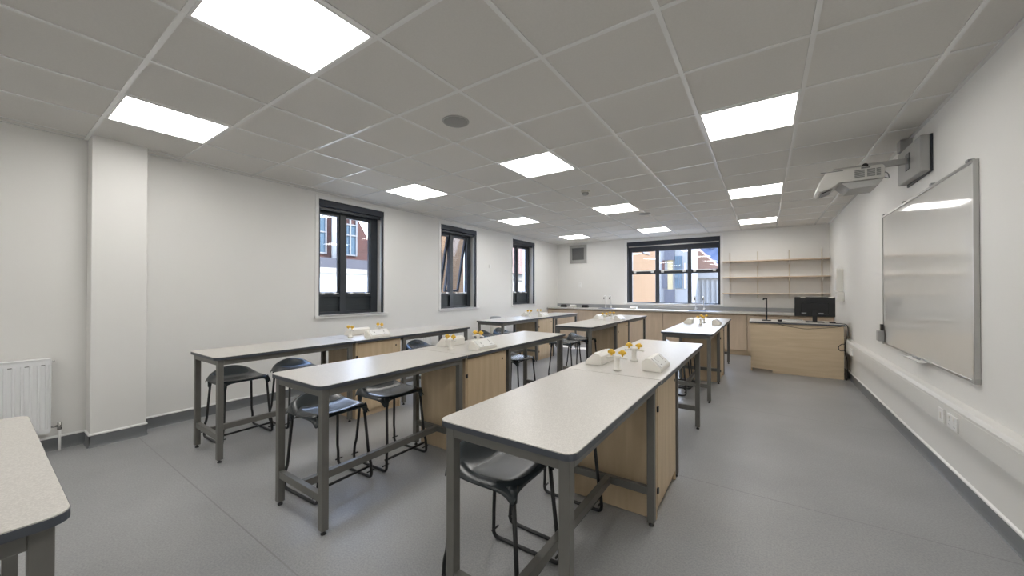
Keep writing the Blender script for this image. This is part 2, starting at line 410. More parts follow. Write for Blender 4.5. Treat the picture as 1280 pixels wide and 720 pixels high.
for s in (-1, 1): obj('side_channel', box(B(), min(s*h, s*(h-.025)), max(s*h, s*(h-.025)), -.03, .04, -(z1-z0)+.0125, -.1005, .002), M['dframe'], t)

# ------------------------------------------------------------------ ceiling fittings
wcol = {-.093: 'right-hand', -1.893: 'middle', -3.693: 'left-hand'}
proto = None; order = ['unseen, added behind the viewpoint', 'nearest the viewpoint', 'second from the viewpoint', 'third from the viewpoint', 'farthest, next to the back wall']
for cx in (-.093, -1.893, -3.693):
    for k, gy in enumerate((-1.859, .541, 2.941, 5.341, 7.741)):  # unseen panels, such as the row behind, added to light the foreground
        lab = 'square LED ceiling panel in the %s line, %s' % (wcol[cx], order[k])
        if proto is None:
            t = thing('ceiling_light', lab, 'ceiling light', (cx, gy+.3, ZC), 'LED ceiling panels')
            bm = B()
            for a, b, c, d in ((-.288, .288, -.288, -.276), (-.288, .288, .276, .288), (-.288, -.276, -.276, .276), (.276, .288, -.276, .276)): box(bm, a, b, c, d, -.003, .02)
            obj('frame', bm, M['white'], t)
            obj('diffuser', box(B(), -.276, .276, -.276, .276, .002, .012), M['lamp'], t)
            proto = t
        else: dup(proto, (cx, gy+.3, ZC), lab)
t = thing('ceiling_speaker', 'round grey flush ceiling speaker in a tile near the nearest light panels', 'speaker', (-1.905, 2.045, ZC+.004), 'ceiling speakers')
obj('grille', lathe(B(), [(.0885, -.004), (.0885, -.0065), (.085, -.008), (.02, -.010)], (0, 0, 0), 32), M['speak'], t)
obj('rim', lathe(B(), [(.100, 0), (.100, -.003), (.097, -.0055), (.089, -.0055), (.089, -.001)], (0, 0, 0), 32), M['ventf'], t)
dup(t, (-1.62, 6.25, ZC+.004), 'round grey flush ceiling speaker between the farther middle light panels')
t = thing('smoke_detector', 'small white domed smoke detector on the ceiling in the middle of the room', 'smoke detector', (-1.88, 4.42, ZC+.004))
obj('base', lathe(B(), [(.055, 0), (.055, -.016), (.05, -.02)], (0, 0, 0), 24), M['plast'], t)
obj('sensor_dome', lathe(B(), [(.04, -.02), (.04, -.038), (.03, -.05), (.012, -.055)], (0, 0, 0), 24), M['ventf'], t)

# ------------------------------------------------------------------ lab tables
TH = .783
def make_table(name, L, W, corners, label, group):
    """local: x 0..W (left to right), y 0..L. corners: rounded corner radii (far-right, far-left, near-left, near-right)"""
    t = thing(name, label, 'table', (0, 0, 0), group)
    P = rrect(0, W, 0, L, 0, rs=corners)
    tt = obj('tabletop', prism(B(), P, 'z', TH-.020, TH), M['top'], t)
    P2 = rrect(-.0015, W+.0015, -.0015, L+.0015, 0, rs=[c+.0015 if c else 0 for c in corners])
    obj('edge_band', prism(B(), P2, 'z', TH-.0225, TH-.003), M['edge'], tt)
    s = .038; q = .022
    for ix, x in enumerate((q, W-q-s)):
        for iy, y in enumerate((q, L-q-s)):
            lg = obj('leg', box(B(), x, x+s, y, y+s, .022, TH-.023, .003), M['frame'], t)
            fb = B(); lathe(fb, [(.014, 0), (.014, .008), (.006, .012), (.006, .0218)], (x+s/2, y+s/2, 0), 12)
            obj('levelling_foot', fb, M['blackp'], lg)
    for y in (q, L-q-s): obj('top_rail', box(B(), q+s, W-q-s, y, y+s, TH-.064, TH-.023, .002), M['frame'], t)
    for x in (q, W-q-s): obj('top_rail', box(B(), x, x+s, q+s, L-q-s, TH-.064, TH-.023, .002), M['frame'], t)
    for y in (q+.004, L-q-s+.004): obj('foot_rail', box(B(), q+s, W-q-s, y, y+.03, .165, .207, .002), M['frame'], t)
    obj('centre_rail', box(B(), W/2-.017, W/2+.017, q+.034, L-q-.034, .165, .207, .002), M['frame'], t)
    return t
def make_cabinet(label):
    """local x 0..W, y 0..D; door on the +x side"""
    W, D = .56, .565
    t = thing('lab_cabinet', label, 'cabinet', (0, 0, 0), 'wooden lab cabinets between the tables')
    tt = obj('worktop', box(B(), -.001, W+.004, 0.001, D-.001, TH-.020, TH+.001, .0005), M['top'], t)
    obj('edge_band', box(B(), -.003, W+.006, 0.002, D-.002, TH-.0245, TH-.003), M['edge'], tt)
    obj('carcass', box(B(), .035, W-.045, .03, D-.03, .05, TH-.026, .001), M['wood'], t)
    obj('end_panel', box(B(), .035, W-.028, .012, .0295, .004, TH-.026, .001), M['wood'], t)
    obj('end_panel', box(B(), .035, W-.028, D-.0295, D-.012, .004, TH-.026, .001), M['wood'], t)
    obj('plinth', box(B(), .05, W-.05, .03, D-.03, 0, .0495), M['wood'], t)
    d = obj('door', box(B(), W-.044, W-.026, .034, D-.034, .07, TH-.04, .0015), M['wood'], t)
    lb = B(); tube(lb, [(W-.0255, D-.075, TH-.10), (W-.020, D-.075, TH-.10)], .008, 12); obj('lock', lb, M['blackp'], d)
    for z in (.15, .60): obj('hinge_cover', box(B(), W-.0255, W-.016, .012, .030, z, z+.03, .001), M['blackp'], d)
    return t
def make_socket_box():
    # local: sloped socket face towards +x
    t = thing('socket_box', '', 'socket', (0, 0, 0), 'double socket boxes on the cabinet tops')
    P = [(-.055, .0006), (.055, .0006), (.055, .020), (-.010, .076), (-.032, .076), (-.055, .058)]
    obj('housing', prism(B(), P, 'y', -.125, .125, .003), M['plast'], t)
    # face plate on the slope
    a = Vector((.055, 0, .020)); b = Vector((-.010, 0, .076)); d = (b-a).normalized(); nrm = Vector((d.z, 0, -d.x))
    if nrm.x < 0: nrm = -nrm
    def slab(bm, s0, s1, y0, y1, h0, h1):
        vs = [a+d*s+nrm*h+Vector((0, y, 0)) for h in (h0, h1) for s, y in ((s0, y0), (s1, y0), (s1, y1), (s0, y1))]
        v = [bm.verts.new(p) for p in vs]
        for f in ((0, 1, 2, 3), (7, 6, 5, 4), (0, 4, 5, 1), (1, 5, 6, 2), (2, 6, 7, 3), (3, 7, 4, 0)): bm.faces.new([v[i] for i in f])
    bm = B(); slab(bm, .006, .080, -.105, .105, -.002, .006); fp = obj('face_plate', bm, M['white'], t)
    bm = B()
    for y in (-.075, .055): slab(bm, .055, .073, y, y+.02, .0061, .0095)
    obj('switch', bm, M['white'], fp)
    bm = B()
    for y0 in (-.07, .045):
        slab(bm, .040, .052, y0+.010, y0+.016, .0061, .0066); slab(bm, .020, .024, y0, y0+.008, .0061, .0066); slab(bm, .020, .024, y0+.018, y0+.026, .0061, .0066)
    obj('pin_holes', bm, M['blackp'], fp)
    return t
def make_gas_tap():
    t = thing('gas_tap', '', 'gas tap', (0, 0, 0), 'double gas taps on the cabinet tops')
    obj('pillar', lathe(B(), [(.025, 0), (.025, .010), (.0165, .013), (.0165, .070), (.019, .073), (.019, .088), (.010, .092)], (0, 0, 0), 20), M['plast'], t)
    bm = B(); tube(bm, [(-.066, 0, .074), (-.058, 0, .076), (-.040, 0, .080), (-.02, 0, .082)], [.004, .006, .0075, .010], 10)
    obj('nozzle', bm, M['plast'], t)
    bm = B(); tube(bm, [(.066, 0, .074), (.058, 0, .076), (.040, 0, .080), (.02, 0, .082)], [.004, .006, .0075, .010], 10)
    obj('nozzle', bm, M['plast'], t)
    for s in (-1, 1):
        bm = B(); x = s*.034
        tube(bm, [(x, 0, .082), (x, 0, .102)], .006, 10)
        box(bm, x-.024, x+.024, -.008, .008, .1005, .118, .006)
        b2 = B(); lathe(b2, [(.012, .098), (.015, .104), (.014, .120), (.008, .126)], (x, 0, 0), 14); merge(bm, b2)
        obj('handle', bm, M['yellow'], t)['label'] = 'yellow wing handle'
    return t

# seat shell of the stool
def make_stool(label):
    t = thing('lab_stool', label, 'stool', (0, 0, 0), 'black lab stools tucked under the tables')
    NU, NV = 20, 18; bm = B(); g = []
    for j in range(NV+1):
        row = []
        v = -1+2*j/NV            # -1 back (lip) .. +1 front
        for i in range(NU+1):
            u = -1+2*i/NU
            # square to rounded square
            k = .09
            x = v*math.sqrt(max(0, 1-k*u*u)); y = u*math.sqrt(max(0, 1-k*v*v))
            X = x*.178; Y = y*.200
            z = .520
            z -= .012*max(0, 1-(u*u+v*v))                 # dish
            lip = max(0, (-v-.25)/.75)
            z += .092*lip**1.5*(1-.80*u*u)                 # raised back, highest in the middle
            z -= .018*max(0, (v-.72)/.28)**2              # waterfall front edge
            edge = max(0, (abs(u)-.80)/.20)
            z -= .026*edge**1.5 + .034*(u*u*v*v)**2.2     # turned down sides, drawn down at the corners
            if v < -.93: z -= .018*((-v-.93)/.07)
            row.append(bm.verts.new((X-.02*lip, Y, z)))
        g.append(row)
    for j in range(NV):
        for i in range(NU):
            f = bm.faces.new([g[j][i], g[j+1][i], g[j+1][i+1], g[j][i+1]]); f.smooth = True
    s = obj('seat', bm, M['shell'], t)
    md = s.modifiers.new('thickness', 'SOLIDIFY'); md.thickness = .010; md.offset = -1
    md = s.modifiers.new('smooth', 'SUBSURF'); md.levels = 1; md.render_levels = 1
    # corner sockets on the shell where the legs enter
    for sx in (-1, 1):
        for sy in (-1, 1):
            obj('leg_socket', tube(B(), [(sx*.157, sy*.162, .435 if sx < 0 else .450), (sx*.152, sy*.160, .485), (sx*.142, sy*.150, .503)], [.012, .018, .026], 10), M['shell'], s)
    r = .0095
    for sy in (-1, 1):
        pts = [(.148, sy*.155, .502), (.172, sy*.172, .150), (.166, sy*.182, .105), (.188, sy*.188, .0095), (-.188, sy*.188, .0095), (-.166, sy*.182, .105), (-.176, sy*.172, .150), (-.150, sy*.155, .502)]
        pts = [pts[0], pts[1], pts[2], (.190, sy*.186, .085), pts[3], pts[4], (-.190, sy*.186, .085), pts[5], pts[6], pts[7]]
        pts = [pts[0], (.178, sy*.174, .150), (.184, sy*.183, .115), (.190, sy*.188, .0095), (-.190, sy*.188, .0095), (-.184, sy*.183, .115), (-.178, sy*.174, .150), pts[9]]
        bm = B(); tube(bm, arc_path(pts, .035, 4), r, 10)
        for sx in (-1, 1): tube(bm, [(sx*.178, sy*.160, .052), (sx*.178, sy*.212, .052)], .005, 8)
        obj('sled_leg', bm, M['black'], t)
    bm = B(); tube(bm, [(.172, -.186, .085), (.172, .186, .085)], .008, 10); obj('foot_bar', bm, M['black'], t)
    return t

# bench layout: rows (left edge x) and blocks (near edge y)
W = .56; R = .04
ROW = {'right': -1.03, 'middle': -2.43, 'left': -3.86}
front_y, L1, CD, L2 = 1.009, 1.127, .565, 1.127; GAP = .003
FT = None; CAB = None; SB = None; GT = None; ST = None
def place_socket(x, y, z, rz, lab):
    global SB
    if SB is None:
        SB = make_socket_box(); SB.location = (x, y, z); SB.rotation_euler = (0, 0, rz); SB['label'] = lab; return
    dup(SB, (x, y, z), lab, rz)
def place_tap(x, y, z, lab):
    global GT
    if GT is None:
        GT = make_gas_tap(); GT.location = (x, y, z); GT['label'] = lab; return
    dup(GT, (x, y, z), lab)
def place_stool(x, y, lab, rz=0.0):
    global ST
    if ST is None:
        ST = make_stool(lab); ST.location = (x, y, 0); ST.rotation_euler = (0, 0, rz); return
    dup(ST, (x, y, 0), lab, rz)
TN = TF = None
def place_table(x, y, kind, lab, far_block=False):
    global TN, TF
    g = 'speckled laminate lab tables'
    if kind == 'near':
        if TN is None: TN = make_table('lab_table', L1-GAP, W, (0, 0, R, R), lab, g); TN.location = (x, y, 0)
        else: dup(TN, (x, y, 0), lab)
    else:
        if TF is None: TF = make_table('lab_table', L2-GAP, W, (.012, .012, 0, 0), lab, g); TF.location = (x, y, 0)
        else: dup(TF, (x, y, 0), lab)
blocks = [('front', front_y, {'right': -1.03, 'middle': -2.43, 'left': -3.86}),
          ('far', 4.70, {'right': -1.04, 'middle': -2.47, 'left': -3.93})]
for bn, y0, rx in blocks:
    for row in ('right', 'middle', 'left'):
        x = rx[row]; where = '%s bench, %s row' % (bn, row)
        place_table(x, y0, 'near', 'grey speckled lab table, near end of ' + where)
        yc = y0+L1
        lab = 'maple laminate lab cabinet, middle of ' + where
        if CAB is None: CAB = make_cabinet(lab); CAB.location = (x, yc, 0)
        else: dup(CAB, (x, yc, 0), lab)
        yr = yc+CD
        place_table(x, yr+GAP, 'far', 'grey speckled lab table, far end of ' + where)
        place_socket(x+.095, yc+.31, TH+.001, PI, 'white wedge-shaped socket box, left on the cabinet top, ' + where)
        place_socket(x+W-.095, yc+.31, TH+.001, 0, 'white wedge-shaped socket box, right on the cabinet top, ' + where)
        place_tap(x+W/2, yc+.11, TH+.0015, 'nearer yellow-handled white gas tap on the cabinet top, ' + where)
        place_tap(x+W/2, yc+.47, TH+.0015, 'farther yellow-handled white gas tap on the cabinet top, ' + where)
sx = {'right': (.06, -.03), 'middle': (.045, -.03)}
ST_LIST = [('front', 'right', -.965, 1.35, 'nearest', 'nearer', .03), ('front', 'right', -.965, 1.86, 'nearest', 'farther', -.02),
           ('front', 'middle', -2.38, 1.345, 'nearest', 'nearer', .04), ('front', 'middle', -2.375, 1.83, 'nearest', 'farther', .02),
           ('front', 'left', -3.85, 1.35, 'nearest', 'nearer', .03), ('front', 'left', -3.80, 1.84, 'nearest', 'farther', 0),
           ('front', 'middle', -2.375, 3.03, 'rear', 'nearer', .02), ('front', 'middle', -2.372, 3.53, 'rear', 'farther', -.02),
           ('front', 'left', -3.84, 3.50, 'rear', 'only', 0),
           ('far', 'right', -.97, 5.05, 'nearest', 'nearer', 0), ('far', 'right', -.97, 5.52, 'nearest', 'farther', .02),
           ('far', 'middle', -2.46, 5.03, 'nearest', 'nearer', .03), ('far', 'middle', -2.415, 5.54, 'nearest', 'farther', -.02),
           ('far', 'left', -3.90, 5.03, 'nearest', 'nearer', 0), ('far', 'left', -3.90, 5.54, 'nearest', 'farther', .02)]
for bn, row, x, y, tb, which, rz in ST_LIST:
    part = {'nearest': 'near-end table', 'rear': 'far-end table'}[tb]
    lab = '%s black plastic stool under the %s, %s bench, %s row' % (which, part, bn, row)
    place_stool(x, y, lab, rz)
# table at the lower left, turned across the room
t = make_table('lab_table', 1.13, .56, (R, R, R, R), 'grey speckled lab table standing across the lower left corner, near the radiator', 'speckled laminate lab tables')
t.rotation_euler = (0, 0, PI/2); t.location = (-1.275, -.428, 0)

# ------------------------------------------------------------------ back counter
CY0, CZ = 8.50, .845
cb = [(-4.70, -3.85), (-3.85, -3.02), (-3.02, -1.84), (-1.84, -1.06), (-1.06, -.28), (-.28, .37), (.37, 1.01)]
ordn = ['leftmost, in the corner', 'second from the left', 'third from the left and the widest', 'fourth from the left, under the window', 'fifth from the left', 'sixth from the left', 'rightmost, behind the desk']
for k, (a, b) in enumerate(cb):
    t = thing('base_cabinet', 'pale maple base cabinet of the back counter, ' + ordn[k], 'cabinet', ((a+b)/2, CY0+.05, 0), 'base cabinets along the back wall')
    h = (b-a)/2
    obj('carcass', box(B(), -h+.002, h-.002, .034, .545, .10, CZ-.031), M['door'], t)
    obj('plinth', box(B(), -h+.001, h-.001, .06, .10, 0, .0995), M['woodh'], t)
    obj('door', box(B(), -h+.006, h-.006, .0, .0335, .105, CZ-.055, .002), M['door'], t)
wt = thing('worktop', 'long grey worktop running along the whole back wall', 'worktop', (-1.84, CY0, CZ))
w1 = obj('slab', box(B(), -2.85, 2.845, 0, .603, -.030, 0, .002), M['top'], wt)
obj('upstand', box(B(), -2.85, 2.845, .580, .603, .0005, .085, .002), M['greyp'], wt)
def sink(x, lab):
    t = thing('lab_sink', lab, 'sink', (x, CY0+.25, CZ), 'lab sinks in the back worktop')
    bm = B()
    for a, b, c, d in ((-.17, .17, -.15, -.12), (-.17, .17, .12, .15), (-.17, -.14, -.12, .12), (.14, .17, -.12, .12)): box(bm, a, b, c, d, .0005, .010, .003)
    obj('rim', bm, M['sink'], t)
    obj('bowl', box(B(), -.139, .139, -.119, .119, .0005, .003), M['sink'], t)
    return t
s1 = sink(-3.16, 'blue-grey lab sink in the back worktop, left of the window')
dup(s1, (-1.16, CY0+.25, CZ), 'blue-grey lab sink in the back worktop, below the window')
def swan(x, lab, proto=[None]):
    if proto[0]: return dup(proto[0], (x, CY0+.44, CZ), lab)
    t = thing('swan_neck_tap', lab, 'tap', (x, CY0+.44, CZ), 'white swan neck taps')
    bm = B(); tube(bm, arc_path([(0, 0, 0.02), (0, 0, .305), (0, -.11, .305), (0, -.12, .25)], .06, 5), .0085, 10); obj('spout', bm, M['white'], t)
    obj('base', lathe(B(), [(.022, 0.0005), (.022, .015), (.014, .03), (.014, .06)], (0, 0, 0), 14), M['white'], t)
    bm = B(); tube(bm, [(0, -.12, .265), (0, -.122, .225)], [.013, .010], 10); obj('nozzle', bm, M['blackp'], t)
    bm = B(); tube(bm, [(0, 0, .045), (.035, 0, .05)], .006, 8); obj('lever', bm, M['white'], t)
    proto[0] = t; return t
swan(-3.27, 'tall white swan neck tap left of the window, the left of the pair'); swan(-3.13, 'tall white swan neck tap left of the window, the right of the pair')
swan(-1.24, 'tall white swan neck tap in front of the window, the left of the pair'); swan(-1.08, 'tall white swan neck tap in front of the window, the right of the pair')
def small(name, lab, cat, loc, m, dims, grp=None, bev=.006):
    t = obj(name, box(B(), -dims[0]/2, dims[0]/2, -dims[1]/2, dims[1]/2, 0, dims[2], bev), m, None, loc); tag(t, lab, cat, grp); return t
def desk_socket(x, y, lab, m, m2, proto={}):
    t = thing('worktop_socket', lab, 'socket', (x, y, CZ), None)
    P = [(-.04, .0006), (.04, .0006), (.04, .055), (.0, .065), (-.04, .02)]
    obj('housing', prism(B(), P, 'x', -.08, .08, .003), m, t)
    obj('face_plate', prism(B(), [(-.0411, .022), (-.002, .0665), (-.001, .069), (-.043, .024)], 'x', -.07, .07), m2, t)
    return t
desk_socket(-4.38, 8.85, 'black socket block on the back worktop in the left corner', M['blackp'], M['black'])
desk_socket(-3.78, 8.85, 'black socket block on the back worktop, left of the swan neck taps', M['blackp'], M['black'])
desk_socket(-4.12, 8.86, 'white socket block on the back worktop between two black ones', M['plast'], M['white'])
desk_socket(-2.55, 8.82, 'white socket block on the back worktop under the left part of the window', M['plast'], M['white'])
# wall ventilation grille
t = thing('wall_vent', 'square grey ventilation grille high on the back wall left of the window', 'vent', (-4.08, YB, 2.24))
bm = B()
for a, b, c, d in ((-.24, .24, .17, .235), (-.24, .24, -.235, -.15), (-.24, -.17, -.15, .17), (.17, .24, -.15, .17)): box(bm, a, b, -.03, 0, c, d, .004)
obj('frame', bm, M['ventf'], t)
obj('backing', box(B(), -.17, .17, -.006, 0, -.15, .17), M['vent'], t)
bm = B()
for k in range(14):
    z = -.14+k*.0225
    box(bm, -.17, .17, -.022, -.0065, z, z+.012)
obj('slat', bm, M['vent'], t)
t = thing('wall_switch', 'small white switch on the back wall below the grille', 'switch', (-4.03, YB, 1.42))
obj('plate', box(B(), -.035, .035, -.012, 0, -.06, .06, .003), M['white'], t)
obj('rocker', box(B(), -.015, .015, -.018, -.0121, -.025, .025, .002), M['white'], t)

# wall shelves
YS = YB-.018
ux = [-.60, -.11, .41, .905]
for k, x in enumerate(ux):
    t = thing('shelf_upright', 'slotted pale metal shelf upright on the back wall, %s' % ['leftmost, next to the window', 'second from the left', 'third from the left', 'rightmost, by the corner'][k], 'shelf upright', (x, YB, 1.12), 'shelf uprights')
    obj('channel', box(B(), -.011, .011, -.016, 0, 0, .96, .002), M['cream'], t)
    for z in (1.205, 1.535, 1.865):
        P = [(-.0165, z-1.12-.001), (-.0165, z-1.12-.075), (-.03, z-1.12-.075), (-.21, z-1.12-.022), (-.21, z-1.12-.001)]
        obj('bracket', prism(B(), P, 'x', -.006, .006), M['plast'], t)
for z, nm in ((1.205, 'lowest'), (1.535, 'middle'), (1.865, 'top')):
    tag(obj('wall_shelf', box(B(), -.72, 1.005, YS-.235, YS, z, z+.02, .001), M['shelf']), 'empty beech wall shelf on the back wall, the %s of three' % nm, 'shelf', 'wall shelves')

# ------------------------------------------------------------------ teacher's desk
DX0, DX1, DY0, DY1, DZ = -.18, .935, 7.02, 7.66, .79
t = thing('teacher_desk', 'maple fronted teaching desk with a grey top near the right wall', 'desk', ((DX0+DX1)/2, (DY0+DY1)/2, 0))
ox, oy = (DX0+DX1)/2, (DY0+DY1)/2
def L(bm): bmesh.ops.translate(bm, verts=bm.verts[:], vec=(-ox, -oy, 0)); return bm
tt = obj('desktop', L(prism(B(), rrect(DX0-.02, DX1+.015, DY0-.02, DY1+.01, .02), 'z', DZ-.022, DZ)), M['top'], t)
obj('edge_band', L(prism(B(), rrect(DX0-.0215, DX1+.0165, DY0-.0215, DY1+.0115, .02), 'z', DZ-.027, DZ-.003)), M['edge'], tt)
bm = B(); prism(bm, [(DX0, .055), (.10, .040), (.10, 0.002), (DX1, 0.002), (DX1, DZ-.028), (DX0, DZ-.028)], 'y', DY0, DY0+.018)
obj('front_panel', L(bm), M['woodh'], t)
obj('side_panel', L(box(B(), DX0, DX0+.018, DY0+.0185, DY1-.02, .002, DZ-.028)), M['wood'], t)
obj('side_panel', L(box(B(), DX1-.018, DX1, DY0+.0185, DY1-.02, .002, DZ-.028)), M['wood'], t)
t = thing('monitor', 'black flat screen monitor on the teaching desk, its back to the room', 'monitor', (.64, 7.36, DZ))
obj('screen', box(B(), -.245, .245, -.012, .028, .085, .385, .006), M['screen'], t)
obj('rear_housing', box(B(), -.17, .17, -.035, -.0125, .12, .30, .012), M['screen'], t)
obj('neck', box(B(), -.028, .028, -.055, -.036, .004, .19, .004), M['blackp'], t)
obj('base', prism(B(), rrect(-.11, .11, -.12, .06, .03), 'z', .0005, .012), M['blackp'], t)
bm = B(); box(bm, -.16, -.10, -.0365, -.0355, .125, .145); box(bm, .045, .105, -.0365, -.0355, .125, .145); obj('rear_port_label', bm, M['greyp'], t)
for x in (-.14, .195):
    tag(obj('sticky_label', box(B(), x-.03+.64, x+.03+.64, 7.342, 7.3475, DZ+.372, DZ+.392), M['plast']), 'pale paper tag on the top edge of the monitor, %s' % ('left' if x < 0 else 'right'), 'tag', 'tags on the monitor')
t = thing('document_camera', 'slim black document camera on a pole on the left of the teaching desk', 'document camera', (.03, 7.26, DZ))
obj('base', prism(B(), rrect(-.06, .06, -.05, .05, .02), 'z', .0005, .014), M['blackp'], t)
bm = B(); box(bm, -.011, .011, -.011, .011, .0145, .37, .003); obj('pole', bm, M['dframe'], t)
bm = B(); box(bm, -.05, .0125, -.018, .018, .345, .368, .004); box(bm, -.052, -.028, -.012, .012, .332, .3455, .003); obj('camera_head', bm, M['blackp'], t)
t = thing('keyboard', 'white computer keyboard on the teaching desk in front of the monitor', 'keyboard', (.36, 7.50, DZ))
obj('case', box(B(), -.15, .15, -.06, .06, .0005, .014, .004), M['white'], t)
bm = B()
for i in range(13):
    for j in range(5): box(bm, -.141+i*.0218, -.123+i*.0218, -.052+j*.021, -.035+j*.021, .0142, .020)
obj('keys', bm, M['greyp'], t)
tag(obj('computer_mouse', prism(B(), rrect(.17, .23, 7.14, 7.24, .028), 'z', DZ+.0005, DZ+.03, .008), M['blackp']), 'black computer mouse on the teaching desk beside the document camera', 'mouse')
tag(obj('computer_speaker', box(B(), .80, .87, 7.20, 7.28, DZ+.0005, DZ+.022, .006), M['blackp']), 'flat black device on the teaching desk right of the monitor', 'device')
tag(obj('remote_control', box(B(), .27, .41, 7.14, 7.18, DZ+.0005, DZ+.014, .005), M['white']), 'slim white remote control on the teaching desk left of the monitor', 'remote control')
def cable(pts, r, m, lab, rad=.06):
    bm = B(); tube(bm, arc_path(pts, rad, 5), r, 8); tag(obj('cable', bm, m), lab, 'cable', None)
cable([(.80, 7.16, DZ+.008), (.90, 7.08, DZ+.008), (.968, 6.98, DZ+.008), (.975, 6.97, .70), (.968, 6.96, .62), (.938, 6.95, .55), (.938, 6.96, .38), (.965, 6.98, .30), (.965, 6.98, .05), (.96, 7.0, .008)], .006, M['blackp'], 'thick black cable hanging down the right side of the teaching desk')
cable([(.12, 6.990, DZ-.012), (.28, 6.986, .735), (.50, 6.986, .705), (.75, 6.986, .735), (.93, 6.975, DZ-.02)], .0035, M['blackp'], 'thin black cable drooping across the front of the teaching desk')
cable([(.938, 6.935, .52), (.90, 6.94, .52), (.86, 6.95, .47), (.88, 6.93, .42), (.93, 6.93, .43), (.935, 6.94, .45)], .005, M['blackp'], 'black looped cable sticking out at the right edge of the teaching desk', .03)
cable([(.985, 7.02, .76), (.97, 7.02, .66), (.975, 7.04, .60)], .004, M['greyp'], 'thin grey cable hanging behind the black one beside the teaching desk')

# ------------------------------------------------------------------ right wall: trunking, boxes, whiteboard, projector
t = thing('dado_trunking', 'white dado trunking running along the right wall', 'trunking', (XR-.0015, 3.4, .40))
P = [(0, 0), (-.058, 0), (-.062, .004), (-.062, .150), (-.050, .172), (0, .178)]
a, b = YF-3.4+.001, 8.49-3.4
obj('body', prism(B(), P, 'y', a, b), M['trunk'], t)
bm = B(); box(bm, -.0645, -.0622, a, b, .020, .135, .0008); obj('cover', bm, M['trunk'], t)
def wsock(y, lab, wd):
    t = thing('wall_socket', lab, 'socket', (XR-.0668, y, .467), 'sockets on the dado trunking')
    obj('face_plate', box(B(), -.010, 0, -wd/2, wd/2, -.043, .043, .003), M['white'], t)
    bm = B()
    if wd > .1:
        for s in (-.035, .035): box(bm, -.014, -.0105, s-.008, s+.008, .015, .033, .001)
    else: box(bm, -.013, -.0105, -.012, .012, -.02, .02, .001)
    obj('switch', bm, M['plast'], t)
    bm = B()
    for s in ((-.035, .035) if wd > .1 else (0,)):
        box(bm, -.0107, -.0102, s-.002, s+.002, 0, .008); box(bm, -.0107, -.0102, s-.012, s-.006, -.022, -.018); box(bm, -.0107, -.0102, s+.006, s+.012, -.022, -.018)
    obj('pin_holes', bm, M['greyp'], t)
wsock(3.56, 'small white single outlet on the trunking, farther of two', .085); wsock(3.385, 'white double socket on the trunking, nearer of two', .145)
wsock(6.55, 'white double socket at the far end of the trunking by the desk', .145)
t = thing('control_box', 'tall white control box on the right wall above the teaching desk', 'control box', (XR, 7.75, 1.44))
obj('housing', box(B(), -.085, 0, -.10, .10, -.18, .18, .008), M['plast'], t); obj('cover', box(B(), -.092, -.0855, -.08, .08, -.15, .02, .003), M['white'], t)
t = thing('control_box', 'smaller white box on the right wall just under the control box', 'control box', (XR, 7.66, 1.18))
obj('housing', box(B(), -.085, 0, -.08, .08, -.07, .07, .008), M['plast'], t); obj('cover', box(B(), -.090, -.0855, -.06, .06, -.05, .05, .003), M['white'], t)
for k, (y, z) in enumerate(((8.25, 1.50), (8.10, 1.24))):
    tag(obj('wall_switch', box(B(), XR-.02, XR, y-.035, y+.035, z-.04, z+.04, .004), M['white']), 'small white switch on the right wall near the back corner, %s' % ('upper' if k == 0 else 'lower'), 'switch')

WX = XR-.004
t = thing('whiteboard', 'large glossy whiteboard in an aluminium frame on the right wall', 'whiteboard', (XR, 4.24, 1.385))
hy, hz = .995, .645
obj('writing_surface', box(B(), -.019, -.004, -hy+.012, hy-.012, -hz+.012, hz-.012), M['board'], t)
bm = B()
for a, b, c, d in ((-hy, hy, hz-.018, hz), (-hy, hy, -hz, -hz+.014), (-hy, -hy+.015, -hz+.014, hz-.018), (hy-.018, hy, -hz+.014, hz-.018)): box(bm, -.026, -.002, a, b, c, d, .002)
obj('frame', bm, M['alu'], t)
for y in (-.93, -.35, .30, .93): obj('top_clip', box(B(), -.030, -.002, y-.02, y+.02, hz, hz+.014, .002), M['greyp'], t)
bm = B()
for y in (-hy-.002, hy-.03): box(bm, -.029, -.001, y, y+.032, -hz-.004, -hz+.028, .003)
obj('corner_cap', bm, M['ventf'], t)
t = thing('pen_tray', 'small white pen tray clipped to the bottom edge of the whiteboard', 'pen tray', (XR, 4.15, .735))
P = [(-.027, .004), (-.080, -.004), (-.086, .012), (-.082, .013), (-.076, .003), (-.027, .010)]
obj('tray', prism(B(), P, 'y', -.16, .16), M['white'], t)
bm = B(); tube(bm, [(-.052, -.10, .012), (-.052, .03, .012)], .008, 10); tag(obj('marker_pen', bm, M['greyp'], None, (XR, 4.15, .745)), 'grey marker pen lying on the pen tray under the whiteboard', 'pen')
t = thing('pen_holder', 'grey pen holder on the far lower corner of the whiteboard', 'holder', (XR-.027, 5.20, .84))
obj('cup', box(B(), -.045, 0, -.045, .045, -.075, .03, .006), M['ventf'], t); obj('clip', box(B(), -.022, 0, -.022, .022, .0305, .095, .004), M['blackp'], t)

